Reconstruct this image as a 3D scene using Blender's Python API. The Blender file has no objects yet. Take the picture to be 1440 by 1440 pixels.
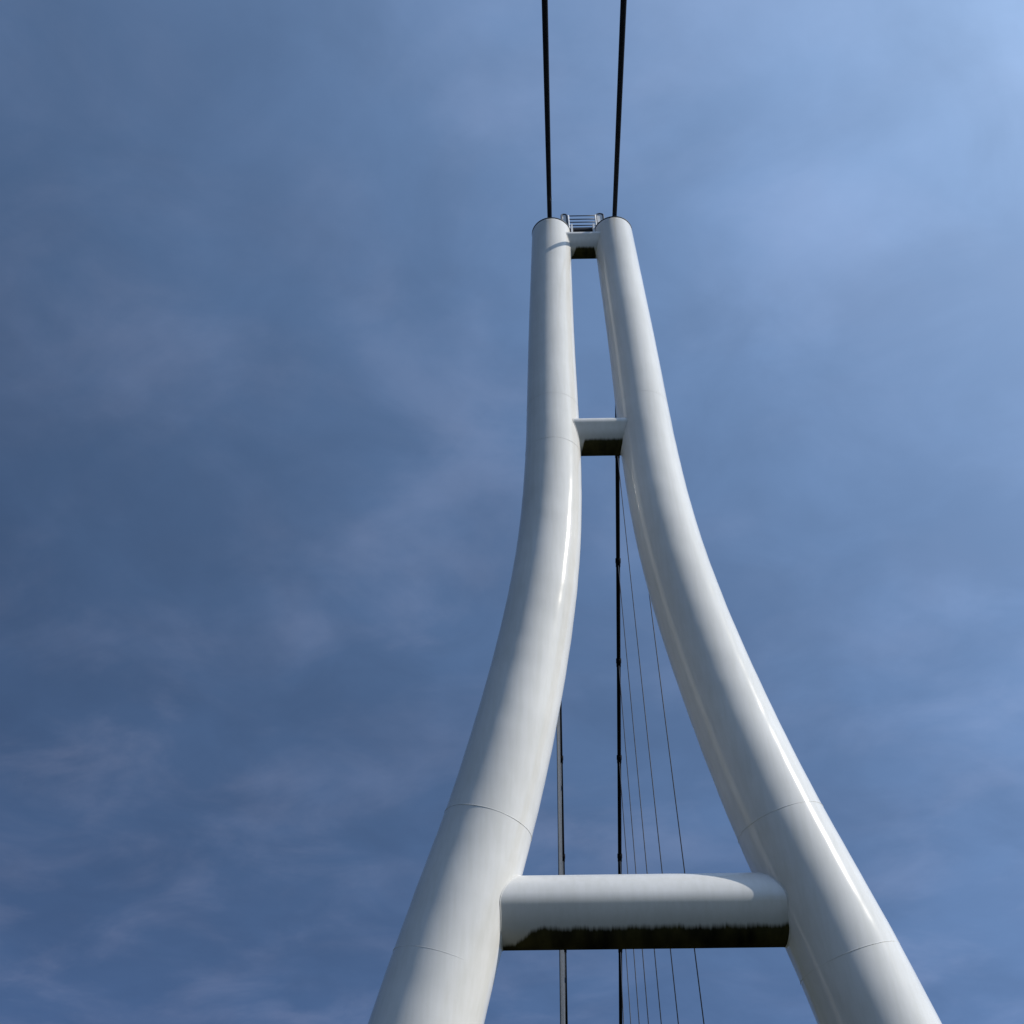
import bpy, bmesh, math, random
from mathutils import Vector, Matrix, noise

# ------------------------------------------------------------------ camera
scn = bpy.context.scene
COL = scn.collection
EYE = 1.65                                    # camera height above the ground
PITCH, ROLL, YAW = 0.7078081, -0.0086272, -0.0109855
cam_d = bpy.data.cameras.new("camera")
cam_d.sensor_width = 36.0
cam_d.lens = 36.0
cam_d.clip_start = 0.05
cam_d.clip_end = 20000.0
cam = bpy.data.objects.new("camera", cam_d)
COL.objects.link(cam)
_f = Vector((math.sin(YAW), math.cos(YAW), 0))
_r = Vector((math.cos(YAW), -math.sin(YAW), 0))
_u = -math.sin(PITCH) * _f + math.cos(PITCH) * Vector((0, 0, 1))
_w = math.cos(PITCH) * _f + math.sin(PITCH) * Vector((0, 0, 1))
R_ = math.cos(ROLL) * _r + math.sin(ROLL) * _u
U_ = -math.sin(ROLL) * _r + math.cos(ROLL) * _u
cam.matrix_world = Matrix(((R_.x, U_.x, -_w.x, 0), (R_.y, U_.y, -_w.y, 0), (R_.z, U_.z, -_w.z, EYE), (0, 0, 0, 1)))
scn.camera = cam

# ------------------------------------------------------------------ sky and sun
SUN = Vector((0.78, -0.25, 0.56)).normalized()
SUN_EL = math.asin(SUN.z)
SUN_AZ = math.atan2(SUN.x, SUN.y)
SKY_STRENGTH = 0.10
world = bpy.data.worlds.new("World")
scn.world = world
world.use_nodes = True
wt = world.node_tree
wt.nodes.clear()


def nd(t, kind, **kw):
    n = t.nodes.new(kind)
    for k, v in kw.items():
        if k == "inp":
            for i, x in v.items():
                n.inputs[i].default_value = x
        else:
            setattr(n, k, v)
    return n


def mth(t, op, a, b=None, c=None, clamp=False):
    n = t.nodes.new("ShaderNodeMath")
    n.operation = op
    n.use_clamp = clamp
    for i, x in enumerate((a, b, c)):
        if x is None:
            continue
        if isinstance(x, (int, float)):
            n.inputs[i].default_value = x
        else:
            t.links.new(x, n.inputs[i])
    return n.outputs[0]


def maprange(t, x, a, b, c, d, smooth=False):
    n = t.nodes.new("ShaderNodeMapRange")
    n.interpolation_type = "SMOOTHSTEP" if smooth else "LINEAR"
    t.links.new(x, n.inputs[0])
    for i, v in zip((1, 2, 3, 4), (a, b, c, d)):
        n.inputs[i].default_value = v
    return n.outputs[0]


sky = nd(wt, "ShaderNodeTexSky")
sky.sky_type = "NISHITA"
sky.sun_disc = False
sky.sun_elevation = SUN_EL
sky.sun_rotation = SUN_AZ
sky.altitude = 100
sky.air_density = 0.13
sky.dust_density = 0.0
sky.ozone_density = 4.0
tc = nd(wt, "ShaderNodeTexCoord")
# a sheet of thin high cloud: the view direction is carried to a level layer overhead
sep = nd(wt, "ShaderNodeSeparateXYZ")
wt.links.new(tc.outputs["Generated"], sep.inputs[0])
zc = mth(wt, "ADD", mth(wt, "MAXIMUM", sep.outputs[2], 0.0), 0.22)
lay = nd(wt, "ShaderNodeCombineXYZ")
wt.links.new(mth(wt, "DIVIDE", sep.outputs[0], zc), lay.inputs[0])
wt.links.new(mth(wt, "DIVIDE", sep.outputs[1], zc), lay.inputs[1])
n1 = nd(wt, "ShaderNodeTexNoise", inp={"Scale": 1.9, "Detail": 7.0, "Roughness": 0.52, "Distortion": 0.35})
wt.links.new(lay.outputs[0], n1.inputs["Vector"])
n2 = nd(wt, "ShaderNodeTexNoise", inp={"Scale": 6.0, "Detail": 6.0, "Roughness": 0.55, "Distortion": 0.5})
wt.links.new(lay.outputs[0], n2.inputs["Vector"])
cloud = mth(wt, "ADD", mth(wt, "MULTIPLY", n1.outputs["Fac"], 0.62), mth(wt, "MULTIPLY", n2.outputs["Fac"], 0.38))
cover = maprange(wt, cloud, 0.36, 0.66, 0.0, 1.0, True)
# thin cloud scatters sunlight forwards: brighter the nearer it lies to the sun
dot = nd(wt, "ShaderNodeVectorMath", operation="DOT_PRODUCT")
wt.links.new(tc.outputs["Generated"], dot.inputs[0])
dot.inputs[1].default_value = SUN
# a thin bluish veil all over, whiter haze towards the sun, faint wisps
d_ = dot.outputs["Value"]
body = mth(wt, "ADD", mth(wt, "MULTIPLY", cover, 0.24), 0.86)
veil_a = mth(wt, "MULTIPLY", mth(wt, "MULTIPLY", mth(wt, "POWER", math.e, mth(wt, "MULTIPLY", d_, 1.55)), 2.02), body)
veil_c = mth(wt, "MULTIPLY", mth(wt, "POWER", math.e, mth(wt, "MULTIPLY", mth(wt, "SUBTRACT", d_, 1.0), 5.0)), body)
wm = nd(wt, "ShaderNodeMapping")
wm.inputs["Rotation"].default_value = (0, 0, 0.6)
wm.inputs["Scale"].default_value = (1.0, 1.3, 1.0)
wm.inputs["Location"].default_value = (8.1, 5.3, 0.0)
wt.links.new(lay.outputs[0], wm.inputs[0])
n3 = nd(wt, "ShaderNodeTexNoise", inp={"Scale": 4.6, "Detail": 8.0, "Roughness": 0.55, "Distortion": 0.4})
wt.links.new(wm.outputs[0], n3.inputs["Vector"])
wisp = maprange(wt, n3.outputs["Fac"], 0.40, 0.72, 0.0, 1.0, True)
wisp = mth(wt, "MULTIPLY", wisp, maprange(wt, n1.outputs["Fac"], 0.38, 0.62, 0.25, 1.0, True))


def tinted(val, col):
    n = nd(wt, "ShaderNodeVectorMath", operation="SCALE")
    n.inputs[0].default_value = col
    wt.links.new(val, n.inputs["Scale"])
    return n.outputs[0]


def plus(x, y):
    n = nd(wt, "ShaderNodeVectorMath", operation="ADD")
    wt.links.new(x, n.inputs[0])
    wt.links.new(y, n.inputs[1])
    return n.outputs[0]


total = plus(plus(sky.outputs[0], tinted(veil_a, (0.315, 0.565, 1.07))),
             plus(tinted(veil_c, (6.5, 6.8, 5.4)), tinted(wisp, (0.46, 0.42, 0.50))))
bg = nd(wt, "ShaderNodeBackground")
bg.inputs["Strength"].default_value = SKY_STRENGTH
wt.links.new(total, bg.inputs["Color"])
wo = nd(wt, "ShaderNodeOutputWorld")
wt.links.new(bg.outputs[0], wo.inputs["Surface"])

sun_d = bpy.data.lights.new("sun", "SUN")
sun_d.energy = 4.0
sun_d.angle = math.radians(0.53)
sun_d.color = (1.0, 0.935, 0.82)
sun_o = bpy.data.objects.new("sun", sun_d)
sun_o.rotation_euler = (-SUN).to_track_quat("-Z", "Y").to_euler()
sun_o.location = SUN * 200
COL.objects.link(sun_o)

scn.view_settings.view_transform = "Standard"
scn.view_settings.look = "None"
scn.view_settings.exposure = 0.0
scn.view_settings.gamma = 1.0
scn.view_settings.use_curve_mapping = False
scn.render.engine = "CYCLES"


# ------------------------------------------------------------------ materials
def new_mat(name):
    m = bpy.data.materials.new(name)
    m.use_nodes = True
    t = m.node_tree
    return m, t, t.nodes["Principled BSDF"]


def ramp(t, x, stops):
    n = t.nodes.new("ShaderNodeValToRGB")
    while len(n.color_ramp.elements) < len(stops):
        n.color_ramp.elements.new(0.5)
    for e, (p, c) in zip(n.color_ramp.elements, stops):
        e.position = p
        e.color = (*c, 1)
    t.links.new(x, n.inputs[0])
    return n.outputs[0]


def mixc(t, f, a, b, mode="MIX"):
    n = t.nodes.new("ShaderNodeMix")
    n.data_type = "RGBA"
    n.blend_type = mode
    for s, x in ((0, f), ("A", a), ("B", b)):
        if isinstance(x, (int, float)):
            n.inputs[s].default_value = x
        elif isinstance(x, tuple):
            n.inputs[s].default_value = (*x, 1)
        else:
            t.links.new(x, n.inputs[s])
    return n.outputs["Result"]


def paint_nodes(t, b):
    """weathered white gloss paint: faint grime clouds, rain streaks, orange-peel"""
    co = t.nodes.new("ShaderNodeTexCoord").outputs["Object"]
    mp = nd(t, "ShaderNodeMapping")
    mp.inputs["Scale"].default_value = (7.0, 7.0, 0.55)
    t.links.new(co, mp.inputs[0])
    st = nd(t, "ShaderNodeTexNoise", inp={"Scale": 1.6, "Detail": 6.0, "Roughness": 0.6})
    t.links.new(mp.outputs[0], st.inputs["Vector"])
    gr = nd(t, "ShaderNodeTexNoise", inp={"Scale": 0.55, "Detail": 8.0, "Roughness": 0.6})
    t.links.new(co, gr.inputs["Vector"])
    c1 = ramp(t, gr.outputs["Fac"], ((0.30, (0.60, 0.60, 0.595)), (0.72, (0.705, 0.705, 0.70))))
    c2 = ramp(t, st.outputs["Fac"], ((0.36, (0.945, 0.945, 0.93)), (0.60, (1.0, 1.0, 1.0))))
    col = mixc(t, 1.0, c1, c2, "MULTIPLY")
    r = maprange(t, gr.outputs["Fac"], 0.3, 0.7, 0.14, 0.10)
    t.links.new(r, b.inputs["Roughness"])
    fn = nd(t, "ShaderNodeTexNoise", inp={"Scale": 3.0, "Detail": 3.0, "Roughness": 0.5})
    t.links.new(co, fn.inputs["Vector"])
    bp = nd(t, "ShaderNodeBump", inp={"Strength": 0.03, "Distance": 0.02})
    t.links.new(fn.outputs["Fac"], bp.inputs["Height"])
    t.links.new(bp.outputs[0], b.inputs["Normal"])
    b.inputs["Specular IOR Level"].default_value = 0.34
    return co, col


M = {}
m, t, b = new_mat("white_paint")
_, col = paint_nodes(t, b)
t.links.new(col, b.inputs["Base Color"])
M["paint"] = m


def stained_shaded_paint(name, edge, amp, half, left_in, right_in):
    """white paint with black algae on the underside, shade painted in above it; edge = angle below level where it starts"""
    m, t, b = new_mat(name)
    co, col = paint_nodes(t, b)
    s = nd(t, "ShaderNodeSeparateXYZ")
    t.links.new(co, s.inputs[0])
    ang = mth(t, "ARCTAN2", s.outputs[2], mth(t, "MULTIPLY", s.outputs[1], -1.0))
    # the lower back quarter wraps past -180 degrees: keep it on the low side
    ang = mth(t, "SUBTRACT", ang, mth(t, "MULTIPLY", mth(t, "GREATER_THAN", ang, 2.4), 2 * math.pi))
    mp = nd(t, "ShaderNodeMapping")
    mp.inputs["Scale"].default_value = (15.0, 0.7, 0.7)
    t.links.new(co, mp.inputs[0])
    fine = nd(t, "ShaderNodeTexNoise", inp={"Scale": 1.3, "Detail": 4.0, "Roughness": 0.55})
    t.links.new(mp.outputs[0], fine.inputs["Vector"])
    mp2 = nd(t, "ShaderNodeMapping")
    mp2.inputs["Scale"].default_value = (2.6, 1.2, 1.2)
    t.links.new(co, mp2.inputs[0])
    big = nd(t, "ShaderNodeTexNoise", inp={"Scale": 1.0, "Detail": 3.0, "Roughness": 0.5})
    t.links.new(mp2.outputs[0], big.inputs["Vector"])
    wob = mth(t, "ADD", mth(t, "MULTIPLY", mth(t, "SUBTRACT", fine.outputs["Fac"], 0.5), amp * 0.75),
              mth(t, "MULTIPLY", mth(t, "SUBTRACT", big.outputs["Fac"], 0.5), amp * 1.0))
    # the growth thins out where the beam meets each leg
    lo = maprange(t, s.outputs[0], -half, -half + left_in, 0.55, 0.0, True)
    hi = maprange(t, s.outputs[0], half - right_in - 0.001, half, 0.0, 0.45 if right_in else 0.0, True)
    lim = mth(t, "SUBTRACT", mth(t, "ADD", wob, edge), mth(t, "ADD", lo, hi))
    d = mth(t, "SUBTRACT", lim, ang)
    mask = maprange(t, d, -0.07, 0.13, 0.0, 1.0, True)
    grime_shade = maprange(t, mth(t, "SUBTRACT", edge, ang), -0.80, 0.05, 0.0, 0.62, True)  # grime film above the algae, deepened to paint in the flank's shade
    moss = ramp(t, big.outputs["Fac"], ((0.35, (0.008, 0.008, 0.006)), (0.65, (0.042, 0.038, 0.015))))
    col = mixc(t, grime_shade, col, (0.22, 0.22, 0.19))
    col = mixc(t, mask, col, moss)
    t.links.new(col, b.inputs["Base Color"])
    rg = mth(t, "MAXIMUM", mth(t, "MULTIPLY", mask, 0.9), 0.3)
    t.links.new(rg, b.inputs["Roughness"])
    t.links.new(mth(t, "MULTIPLY", mth(t, "SUBTRACT", 1.0, mask), 0.5), b.inputs["Specular IOR Level"])
    return m


def metal(name, c0, c1, rough, met=0.0, scale=9.0, spec=0.4):
    m, t, b = new_mat(name)
    co = t.nodes.new("ShaderNodeTexCoord").outputs["Object"]
    n = nd(t, "ShaderNodeTexNoise", inp={"Scale": scale, "Detail": 5.0, "Roughness": 0.6})
    t.links.new(co, n.inputs["Vector"])
    t.links.new(ramp(t, n.outputs["Fac"], ((0.35, c0), (0.65, c1))), b.inputs["Base Color"])
    b.inputs["Roughness"].default_value = rough
    b.inputs["Metallic"].default_value = met
    b.inputs["Specular IOR Level"].default_value = spec
    return m


M["cable"] = metal("black_cable_sheath", (0.003, 0.003, 0.005), (0.006, 0.006, 0.009), 0.7, spec=0.12)
M["rod"] = metal("dull_steel_rod", (0.016, 0.022, 0.036), (0.024, 0.032, 0.05), 0.6, 0.0)
M["rod_grey"] = metal("galvanised_rod", (0.085, 0.10, 0.125), (0.12, 0.135, 0.16), 0.6, 0.0)
M["cap"] = metal("dark_cap_steel", (0.05, 0.06, 0.075), (0.08, 0.09, 0.11), 0.5)
M["grating"] = metal("dark_grating", (0.010, 0.012, 0.018), (0.02, 0.022, 0.03), 0.7)
M["rail"] = metal("grey_rail_paint", (0.06, 0.075, 0.11), (0.09, 0.105, 0.14), 0.5)
M["bracket"] = metal("pale_bracket_paint", (0.62, 0.63, 0.65), (0.72, 0.73, 0.74), 0.4)
M["seam"] = metal("weld_seam_paint", (0.52, 0.52, 0.51), (0.70, 0.70, 0.69), 0.55, 0.0, 3.0)
M["bead"] = metal("painted_weld_bead", (0.50, 0.50, 0.49), (0.66, 0.66, 0.65), 0.45, 0.0, 6.0)
M["concrete"] = metal("concrete", (0.24, 0.235, 0.22), (0.34, 0.33, 0.31), 0.9, 0.0, 2.0)
M["asphalt"] = metal("asphalt", (0.035, 0.035, 0.036), (0.06, 0.06, 0.06), 0.9, 0.0, 3.0)
m, t, b = new_mat("meadow")
co = t.nodes.new("ShaderNodeTexCoord").outputs["Object"]
n = nd(t, "ShaderNodeTexNoise", inp={"Scale": 0.35, "Detail": 10.0, "Roughness": 0.65})
t.links.new(co, n.inputs["Vector"])
t.links.new(ramp(t, n.outputs["Fac"], ((0.3, (0.030, 0.036, 0.016)), (0.55, (0.050, 0.058, 0.026)), (0.75, (0.085, 0.078, 0.050)))), b.inputs["Base Color"])
b.inputs["Roughness"].default_value = 0.95
M["meadow"] = m


# ------------------------------------------------------------------ mesh helpers
def link(name, me, mat, parent=None, loc=None, smooth=True):
    o = bpy.data.objects.new(name, me)
    COL.objects.link(o)
    me.materials.append(mat)
    if smooth:
        me.polygons.foreach_set("use_smooth", [True] * len(me.polygons))
    if loc is not None:
        o.location = loc
    if parent is not None:
        o.parent = parent
    return o


def from_bm(name, bm, mat, parent=None, loc=None, smooth=False):
    me = bpy.data.meshes.new(name)
    bm.normal_update()
    bm.to_mesh(me)
    bm.free()
    return link(name, me, mat, parent, loc, smooth)


def tag(o, label=None, cat=None, group=None, kind=None):
    for k, v in (("label", label), ("category", cat), ("group", group), ("kind", kind)):
        if v:
            o[k] = v
    return o


def sweep(name, pts, radii, seg=16, mat=None, parent=None, loc=None, caps=True, wob=None):
    """tube along pts (list of Vector); wob(i, theta) gives a relative change of radius"""
    vs, fs = [], []
    n = len(pts)
    ref = None
    for i, p in enumerate(pts):
        a = (pts[min(i + 1, n - 1)] - pts[max(i - 1, 0)]).normalized()
        if ref is None:
            ref = Vector((0, 1, 0)) if abs(a.y) < 0.9 else Vector((1, 0, 0))
        e1 = ref.cross(a).normalized()
        e2 = a.cross(e1).normalized()
        ref = e2
        r = radii[i] if hasattr(radii, "__len__") else radii
        for k in range(seg):
            th = 2 * math.pi * k / seg
            rr = r * (1 + (wob(i, th) if wob else 0))
            vs.append(p + rr * (math.cos(th) * e1 + math.sin(th) * e2))
    for i in range(n - 1):
        for k in range(seg):
            k2 = (k + 1) % seg
            fs.append((i * seg + k, i * seg + k2, (i + 1) * seg + k2, (i + 1) * seg + k))
    if caps:
        fs.append(tuple(reversed(range(seg))))
        fs.append(tuple((n - 1) * seg + k for k in range(seg)))
    me = bpy.data.meshes.new(name)
    me.from_pydata([tuple(v) for v in vs], [], fs)
    me.update()
    return link(name, me, mat, parent, loc)


def box(name, lo, hi, mat, parent=None, bevel=0.004):
    bm = bmesh.new()
    bmesh.ops.create_cube(bm, size=1.0)
    c = [(a + b_) / 2 for a, b_ in zip(lo, hi)]
    for v in bm.verts:
        v.co = Vector([v.co[i] * (hi[i] - lo[i]) for i in range(3)])
    if bevel:
        bmesh.ops.bevel(bm, geom=list(bm.edges), offset=bevel, segments=2, affect="EDGES")
    return from_bm(name, bm, mat, parent, Vector(c))


# ------------------------------------------------------------------ the lie of the tower
TX, TY = 1.759, 16.0                     # tower axis
ZK = [-2.0, 3.0, 5.0, 7.0, 9.0, 11.0, 13.0, 15.0, 17.0, 19.0, 21.0, 23.5]     # above eye level
CK = [4.85, 3.489, 2.957, 2.361, 1.859, 1.457, 1.182, 1.047, 0.995, 0.954, 0.895, 0.817]
TOP = 23.43 + EYE


def spline(xs, ys):
    n = len(xs)
    h = [xs[i + 1] - xs[i] for i in range(n - 1)]
    al = [0] * n
    for i in range(1, n - 1):
        al[i] = 3 * ((ys[i + 1] - ys[i]) / h[i] - (ys[i] - ys[i - 1]) / h[i - 1])
    l, mu, z = [1] * n, [0] * n, [0] * n
    for i in range(1, n - 1):
        l[i] = 2 * (xs[i + 1] - xs[i - 1]) - h[i - 1] * mu[i - 1]
        mu[i] = h[i] / l[i]
        z[i] = (al[i] - h[i - 1] * z[i - 1]) / l[i]
    c, b_, d = [0] * n, [0] * n, [0] * n
    for j in range(n - 2, -1, -1):
        c[j] = z[j] - mu[j] * c[j + 1]
        b_[j] = (ys[j + 1] - ys[j]) / h[j] - h[j] * (c[j + 1] + 2 * c[j]) / 3
        d[j] = (c[j + 1] - c[j]) / (3 * h[j])

    def f(x):
        j = 0
        while j < n - 2 and x > xs[j + 1]:
            j += 1
        t_ = x - xs[j]
        return ys[j] + t_ * (b_[j] + t_ * (c[j] + t_ * d[j]))
    return f


half_gap = spline(ZK, CK)


def leg_c(z):                             # z above the ground
    return half_gap(z - EYE)


def leg_r(z):
    q = z - EYE - 12.0
    return 0.65004 - 0.01616 * q + 0.00039 * q * q


# ------------------------------------------------------------------ ground and deck
def disc(name, rad, z, mat):
    bm = bmesh.new()
    rings = [0.0, 15, 40, 100, 300, 1000, 3000, rad]
    prev = [bm.verts.new((0, 0, z))]
    for r in rings[1:]:
        cur = [bm.verts.new((r * math.cos(2 * math.pi * k / 48), r * math.sin(2 * math.pi * k / 48), z)) for k in range(48)]
        for k in range(48):
            k2 = (k + 1) % 48
            if len(prev) == 1:
                bm.faces.new((prev[0], cur[k], cur[k2]))
            else:
                bm.faces.new((prev[k], cur[k], cur[k2], prev[k2]))
        prev = cur
    return from_bm(name, bm, mat)


tag(disc("ground", 8000.0, 0.0, M["meadow"]), kind="structure")
# wooded valley sides added all round, out of view, to block low sky light
bm = bmesh.new()
NA = 144
ringv = []
for rad, f in ((140, 0.0), (175, 0.45), (220, 0.8), (290, 1.0), (420, 0.9), (700, 0.6)):
    row = []
    for k in range(NA):
        a = 2 * math.pi * k / NA
        up = 34.0 + 16.0 * max(0.0, -math.sin(a)) + 16.0 * noise.noise(Vector((2.2 * math.cos(a), 2.2 * math.sin(a), 0.3)))
        up += 7.0 * noise.noise(Vector((9 * math.cos(a), 9 * math.sin(a), rad * 0.02)))
        row.append(bm.verts.new((rad * math.cos(a), rad * math.sin(a), -0.5 + up * f)))
    ringv.append(row)
for a_, b_ in zip(ringv, ringv[1:]):
    for k in range(NA):
        k2 = (k + 1) % NA
        bm.faces.new((a_[k], b_[k], b_[k2], a_[k2]))
tag(from_bm("sky_block_hills", bm, M["meadow"], smooth=True), kind="structure")
bm = bmesh.new()
prof = [(-1.55, 0.02), (-1.55, 0.42), (-1.38, 0.42), (-1.32, 0.30), (1.32, 0.30), (1.38, 0.42), (1.55, 0.42), (1.55, 0.02)]
rows = [[bm.verts.new((TX + 0.06 + x + 0.02 * (y - TY), y, z)) for x, z in prof] for y in (-40.0, 0.0, 40.0, 80.0, 160.0)]
for a_, b_ in zip(rows, rows[1:]):
    for k in range(len(prof)):
        k2 = (k + 1) % len(prof)
        bm.faces.new((a_[k], b_[k], b_[k2], a_[k2]))
tag(from_bm("footbridge_deck", bm, M["asphalt"]), kind="structure")

# ------------------------------------------------------------------ the tower
tower = bpy.data.objects.new("bridge_tower", None)
tower.location = (TX, TY, 0)
COL.objects.link(tower)
tag(tower, "tall white tubular steel bridge tower with two curved legs joined by crossbeams", "bridge tower")


def leg(side, seams):
    zs = set()
    z = -0.3
    while z < TOP - 0.05:
        zs.add(round(z, 4))
        z += 0.11
    zs.add(TOP - 0.03)
    zs = sorted(zs) + [TOP]
    pts, rad = [], []
    for z in zs:
        pts.append(Vector((side * leg_c(z), 0, z)))
        rad.append(leg_r(z) - (0.012 if z == TOP else 0.0))
    sd = 11.3 * side + 40

    def wob(i, th):
        z = zs[i]
        v = noise.noise(Vector((1.1 * math.cos(th) + sd, 1.1 * math.sin(th), z * 2.8)))
        w = noise.noise(Vector((1.7 * math.cos(th), 1.7 * math.sin(th) + sd, z * 0.55)))
        bend = 1.0 if 4 < z < 18 else 0.55
        return (0.0070 * v + 0.0030 * w) * bend
    o = sweep("leg", pts, rad, 112, M["paint"], tower, None, True, wob)
    for z, h, proud in seams:
        a = (Vector((side * leg_c(z + 0.05), 0, z + 0.05)) - Vector((side * leg_c(z - 0.05), 0, z - 0.05))).normalized()
        c = Vector((side * leg_c(z), 0, z))
        r = leg_r(z) + 0.0015
        ps = [c + a * (h * k) for k in (-1.0, -0.5, 0.0, 0.5, 1.0)]
        s = sweep("weld_seam", ps, [r - 0.012, r + proud * 0.6, r + proud, r + proud * 0.6, r - 0.012], 96, M["seam"], o, None, False)
    z = TOP
    a = (Vector((side * leg_c(z), 0, z)) - Vector((side * leg_c(z - 0.2), 0, z - 0.2))).normalized()
    c = Vector((side * leg_c(z), 0, z))
    r = leg_r(z)
    sweep("cap_plate", [c + a * k for k in (0.002, 0.005, 0.022, 0.026)], [r + 0.003, r + 0.007, r + 0.007, r + 0.003], 80, M["cap"], o)
    return o


LEFT_SEAMS = [(8.60, 0.006, 0.003), (6.42, 0.006, 0.001), (16.9, 0.005, 0.0), (18.3, 0.005, 0.0)]
RIGHT_SEAMS = [(8.57, 0.006, 0.003), (6.40, 0.006, 0.003), (16.9, 0.005, 0.0), (18.3, 0.005, 0.0)]
leg(-1, LEFT_SEAMS)
leg(1, RIGHT_SEAMS)
for side in (-1, 1):
    box("footing", (side * 4.55 - 1.3, -1.3, 0.004), (side * 4.55 + 1.3, 1.3, 0.45), M["concrete"], tower, 0.03)


def beam_profile(r, e, arcs, low):
    """section of a crossbeam as (y, z) points: rounded top, overhanging flanks, tighter rounded underside;
    sized so that it looks 2 r deep from elevation e"""
    half_w = sum(rho * (math.cos(math.radians(a1)) - math.cos(math.radians(a0))) for a0, a1, rho, n in arcs)
    flat = (half_w - low * math.cos(math.radians(24))) / math.sin(math.radians(24))
    pts = []
    y, z = 0.0, 0.0
    for i, (a0, a1, rho, n) in enumerate(list(arcs) + [(-24.0, -90.0, low, 18)]):
        if i == len(arcs):
            for k in range(6):
                pts.append((y, z))
                y += math.sin(math.radians(24)) * flat / 6
                z -= math.cos(math.radians(24)) * flat / 6
        for k in range(n):
            pts.append((y, z))
            am = math.radians(a0 + (a1 - a0) * (k + 0.5) / n)
            ds = rho * math.radians(a0 - a1) / n
            y -= math.sin(am) * ds
            z -= math.cos(am) * ds
    ring = pts + [(0.0, z)]
    ring = ring + [(-yy, zz) for yy, zz in reversed(ring[1:-1])]
    sup = [yy * math.sin(e) + zz * math.cos(e) for yy, zz in ring]
    k = 2 * r / (max(sup) - min(sup))
    mid = (max(sup) + min(sup)) / 2 / math.cos(e)
    return [(yy * k, (zz - mid) * k) for yy, zz in ring]


ROUND = ([(90.0, 10.0, 1.0, 22), (10.0, -24.0, 0.60, 12)], 0.75)
SHARP = ([(90.0, 62.0, 1.8, 10), (62.0, -24.0, 0.34, 20)], 0.60)


def crossbeam(zrel, r, edge, amp, li, ri, seed, shape):
    z = zrel + EYE
    half = leg_c(z) - 0.02
    mat = stained_shaded_paint("stained_shaded_white_paint", edge, amp, leg_c(z) - leg_r(z), li, ri)
    prof_ = beam_profile(r, math.atan(zrel / TY), *shape)
    m_ = len(prof_)
    n = 40
    vs, fs = [], []
    for i in range(n + 1):
        x = -half + 2 * half * i / n
        for k, (y, dz) in enumerate(prof_):
            th = 2 * math.pi * k / m_
            f = 1 + 0.0020 * noise.noise(Vector((i * 0.21 + seed, 1.2 * math.cos(th), 1.2 * math.sin(th))))
            vs.append((x, y * f, dz * f))
    for i in range(n):
        for k in range(m_):
            k2 = (k + 1) % m_
            fs.append((i * m_ + k, i * m_ + k2, (i + 1) * m_ + k2, (i + 1) * m_ + k))
    fs.append(tuple(range(m_)))
    fs.append(tuple(n * m_ + k for k in reversed(range(m_))))
    me = bpy.data.meshes.new("crossbeam")
    me.from_pydata(vs, [], fs)
    me.update()
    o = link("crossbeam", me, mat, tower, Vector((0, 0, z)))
    for side in (-1, 1):                  # the bead where the beam is welded to the leg
        bead = []
        for y, dz in prof_ + prof_[:1]:
            zz = z + dz
            sl = (leg_c(zz + 0.05) - leg_c(zz - 0.05)) / 0.1
            R2 = leg_r(zz)
            x = leg_c(zz) - math.sqrt(max(R2 * R2 - y * y, 0.0)) * math.sqrt(1 + sl * sl)
            bead.append(Vector((side * x, y, dz)))
        sweep("weld_bead", bead, 0.010, 8, M["bead"], o, None, False)
    return o


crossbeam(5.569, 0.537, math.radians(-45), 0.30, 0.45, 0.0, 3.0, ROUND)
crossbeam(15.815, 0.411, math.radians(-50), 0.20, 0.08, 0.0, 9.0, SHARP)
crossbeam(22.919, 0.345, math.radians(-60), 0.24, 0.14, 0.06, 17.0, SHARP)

# maintenance platform between the two leg tops
pz = 23.50 + EYE
plat = box("access_platform", (-0.31, -0.10, pz), (0.33, 0.62, pz + 0.10), M["grating"], tower, 0.006)


def local(parent, o):
    o.location = Vector(o.location) - Vector(parent.location)
    return o


def pipe(name, pts, r, mat, parent):
    c = pts[0]
    o = sweep(name, [p - c for p in pts], r, 10, mat, parent, c)
    return local(parent, o)


for yy in (-0.05, 0.60):
    for zz in (24.21, 24.05, 23.91, 23.757):
        pipe("guard_rail", [Vector((-0.35, yy, zz + EYE)), Vector((0.41, yy, zz + EYE))], 0.015, M["rail"], plat)
    for xx in (-0.335, 0.395):
        pipe("rail_post", [Vector((xx, yy, 23.20 + EYE)), Vector((xx, yy, 24.23 + EYE))], 0.022, M["bracket"], plat)
for x0, x1 in ((-0.52, -0.37), (0.43, 0.62)):
    hoop = []
    rr = (x1 - x0) / 2
    zt = 24.27 + EYE
    for k in range(13):
        a = math.pi * k / 12
        hoop.append(Vector(((x0 + x1) / 2 - rr * math.cos(a), -0.02, zt + 0.07 * math.sin(a))))
    hoop = [Vector((x0, -0.02, TOP + 0.03))] + hoop + [Vector((x1, -0.02, TOP + 0.03))]
    pipe("ladder_hoop", hoop, 0.022, M["rail"], plat)
    local(plat, box("gate_panel", (x0 + 0.02, -0.012, 23.95 + EYE), (x1 - 0.02, 0.004, 24.30 + EYE), M["bracket"], plat, 0.002))
for xx in (-0.30, 0.28):
    local(plat, box("bracket", (xx, -0.20, 23.20 + EYE), (xx + 0.05, -0.12, 23.62 + EYE), M["bracket"], plat, 0.005))

# ------------------------------------------------------------------ cables
CABLE_R = 0.060


def sagging(p0, p1, sag, n=40):
    out = []
    for i in range(n + 1):
        t_ = i / n
        p = p0.lerp(p1, t_)
        p.z -= sag * 4 * t_ * (1 - t_)
        out.append(p)
    return out


E_ = Vector((0, 0, EYE))
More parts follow.
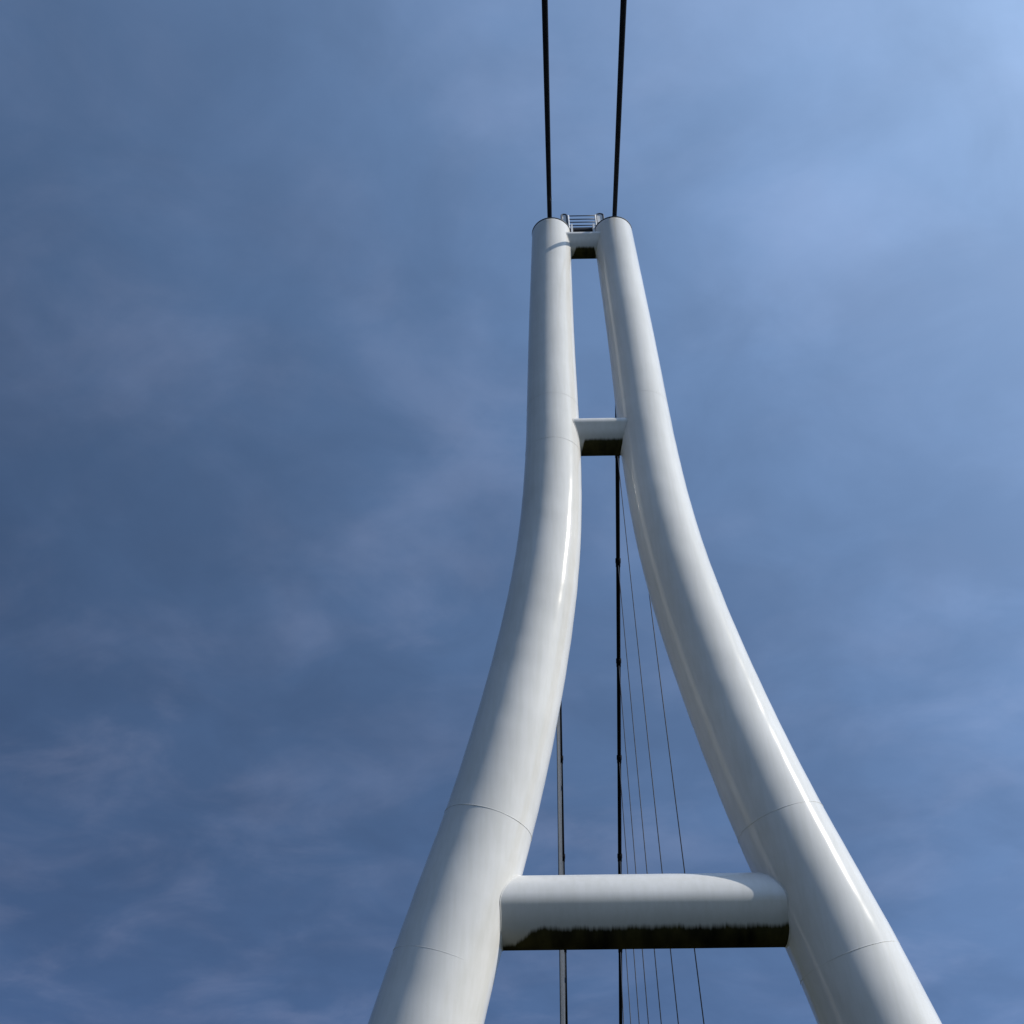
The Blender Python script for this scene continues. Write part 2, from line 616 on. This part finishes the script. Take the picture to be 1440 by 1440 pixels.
# the direction in which each cable leaves the picture, seen from the eye (x/y, z/y)
far_right = (Vector((0.1690 * 15.9, 15.9, 23.75)) + E_, Vector((0.0828 * 37.7, 37.7, 0.248 * 37.7)) + E_)
far_left = (Vector((0.0575 * 15.9, 15.9, 23.75)) + E_, Vector((0.0337 * 37.7, 37.7, 0.2485 * 37.7)) + E_)
near_right = (Vector((0.1690 * 15.42, 15.42, 1.526 * 15.42)) + E_, Vector((0.2487 * 8.5, 8.5, 2.358 * 8.5)) + E_)
near_left = (Vector((0.0577 * 15.42, 15.42, 1.528 * 15.42)) + E_, Vector((0.0723 * 8.5, 8.5, 2.366 * 8.5)) + E_)


def cable(ends, k, label, clamps=(), back=0.0):
    a, b_ = ends
    far = a + (b_ - a) * k
    a = a + (b_ - a) * back
    o = sweep("suspension_cable", [p - a for p in (a.lerp(far, i / 40) for i in range(41))], CABLE_R, 20, M["cable"], None, a)
    tag(o, label, "cable", "main suspension cables of the footbridge")
    d = (b_ - a)
    un = d.normalized()
    for y in clamps:
        p = d * ((y - a.y) / d.y)
        c = sweep("clamp", [p - un * 0.17, p - un * 0.155, p - un * 0.02, p, p + un * 0.10, p + un * 0.115],
                  [0.062, 0.080, 0.080, 0.070, 0.070, 0.061], 16, M["cable"], o)
    return o


CL = [18.45, 21.2, 23.95, 26.62, 29.35, 32.3, 35.2]
cable(near_left, 4.0, "thick black cable running from left leg's top up out of the picture", (), -0.085)
cable(near_right, 4.0, "thick black cable running from right leg's top up out of the picture", (), -0.085)
fr = cable(far_right, 1.63, "dark clamped cable descending behind the crossbeams right of centre, seen between the legs", CL + [38.1, 41.0])
fl = cable(far_left, 1.63, "dark cable close beside left leg, passing behind the lowest crossbeam", CL + [38.1, 41.0])

RL = ["thin hanger rod nearest the right leg, rightmost of the row",
      "thin hanger rod second from the right leg",
      "thin hanger rod third from the right leg",
      "thin hanger rod fourth from the right leg",
      "thin hanger rod fifth from the right leg",
      "thin hanger rod sixth from the right leg, next but one to dark cable",
      "faint hanger rod right beside the dark clamped cable"]
RX = [0.1574, 0.1345, 0.1192, 0.1077, 0.0994, 0.0918, 0.0854]
LX = [0.0289, 0.0295, 0.0301, 0.0307, 0.0314, 0.0320, 0.0326]


def hanger(ends, y, xr, label, group, rad, mat):
    a, b_ = ends
    p = a + (b_ - a) * ((y - a.y) / (b_.y - a.y))
    zb = 0.248 * y + EYE                      # where it leaves the picture
    q = Vector((xr * y, y, zb))
    foot = p + (q - p) * ((p.z - 0.30) / (p.z - zb))
    o = sweep("hanger_rod", [Vector((0, 0, 0)), (foot - p) * 0.5, foot - p], rad, 8, mat, None, p)
    tag(o, label, "hanger", group)


for y, xr, lb in zip(CL, RX, RL):
    hanger(far_right, y, xr, lb, "hanger rods of the right cable", 0.0105 + 0.0002 * (y - 18), M["rod"])
for y, xr in zip(CL, LX):
    hanger(far_left, y, xr, "thin grey hanger rod bunched with others along the left cable's left side", "hanger rods of the left cable", 0.012, M["rod_grey"])
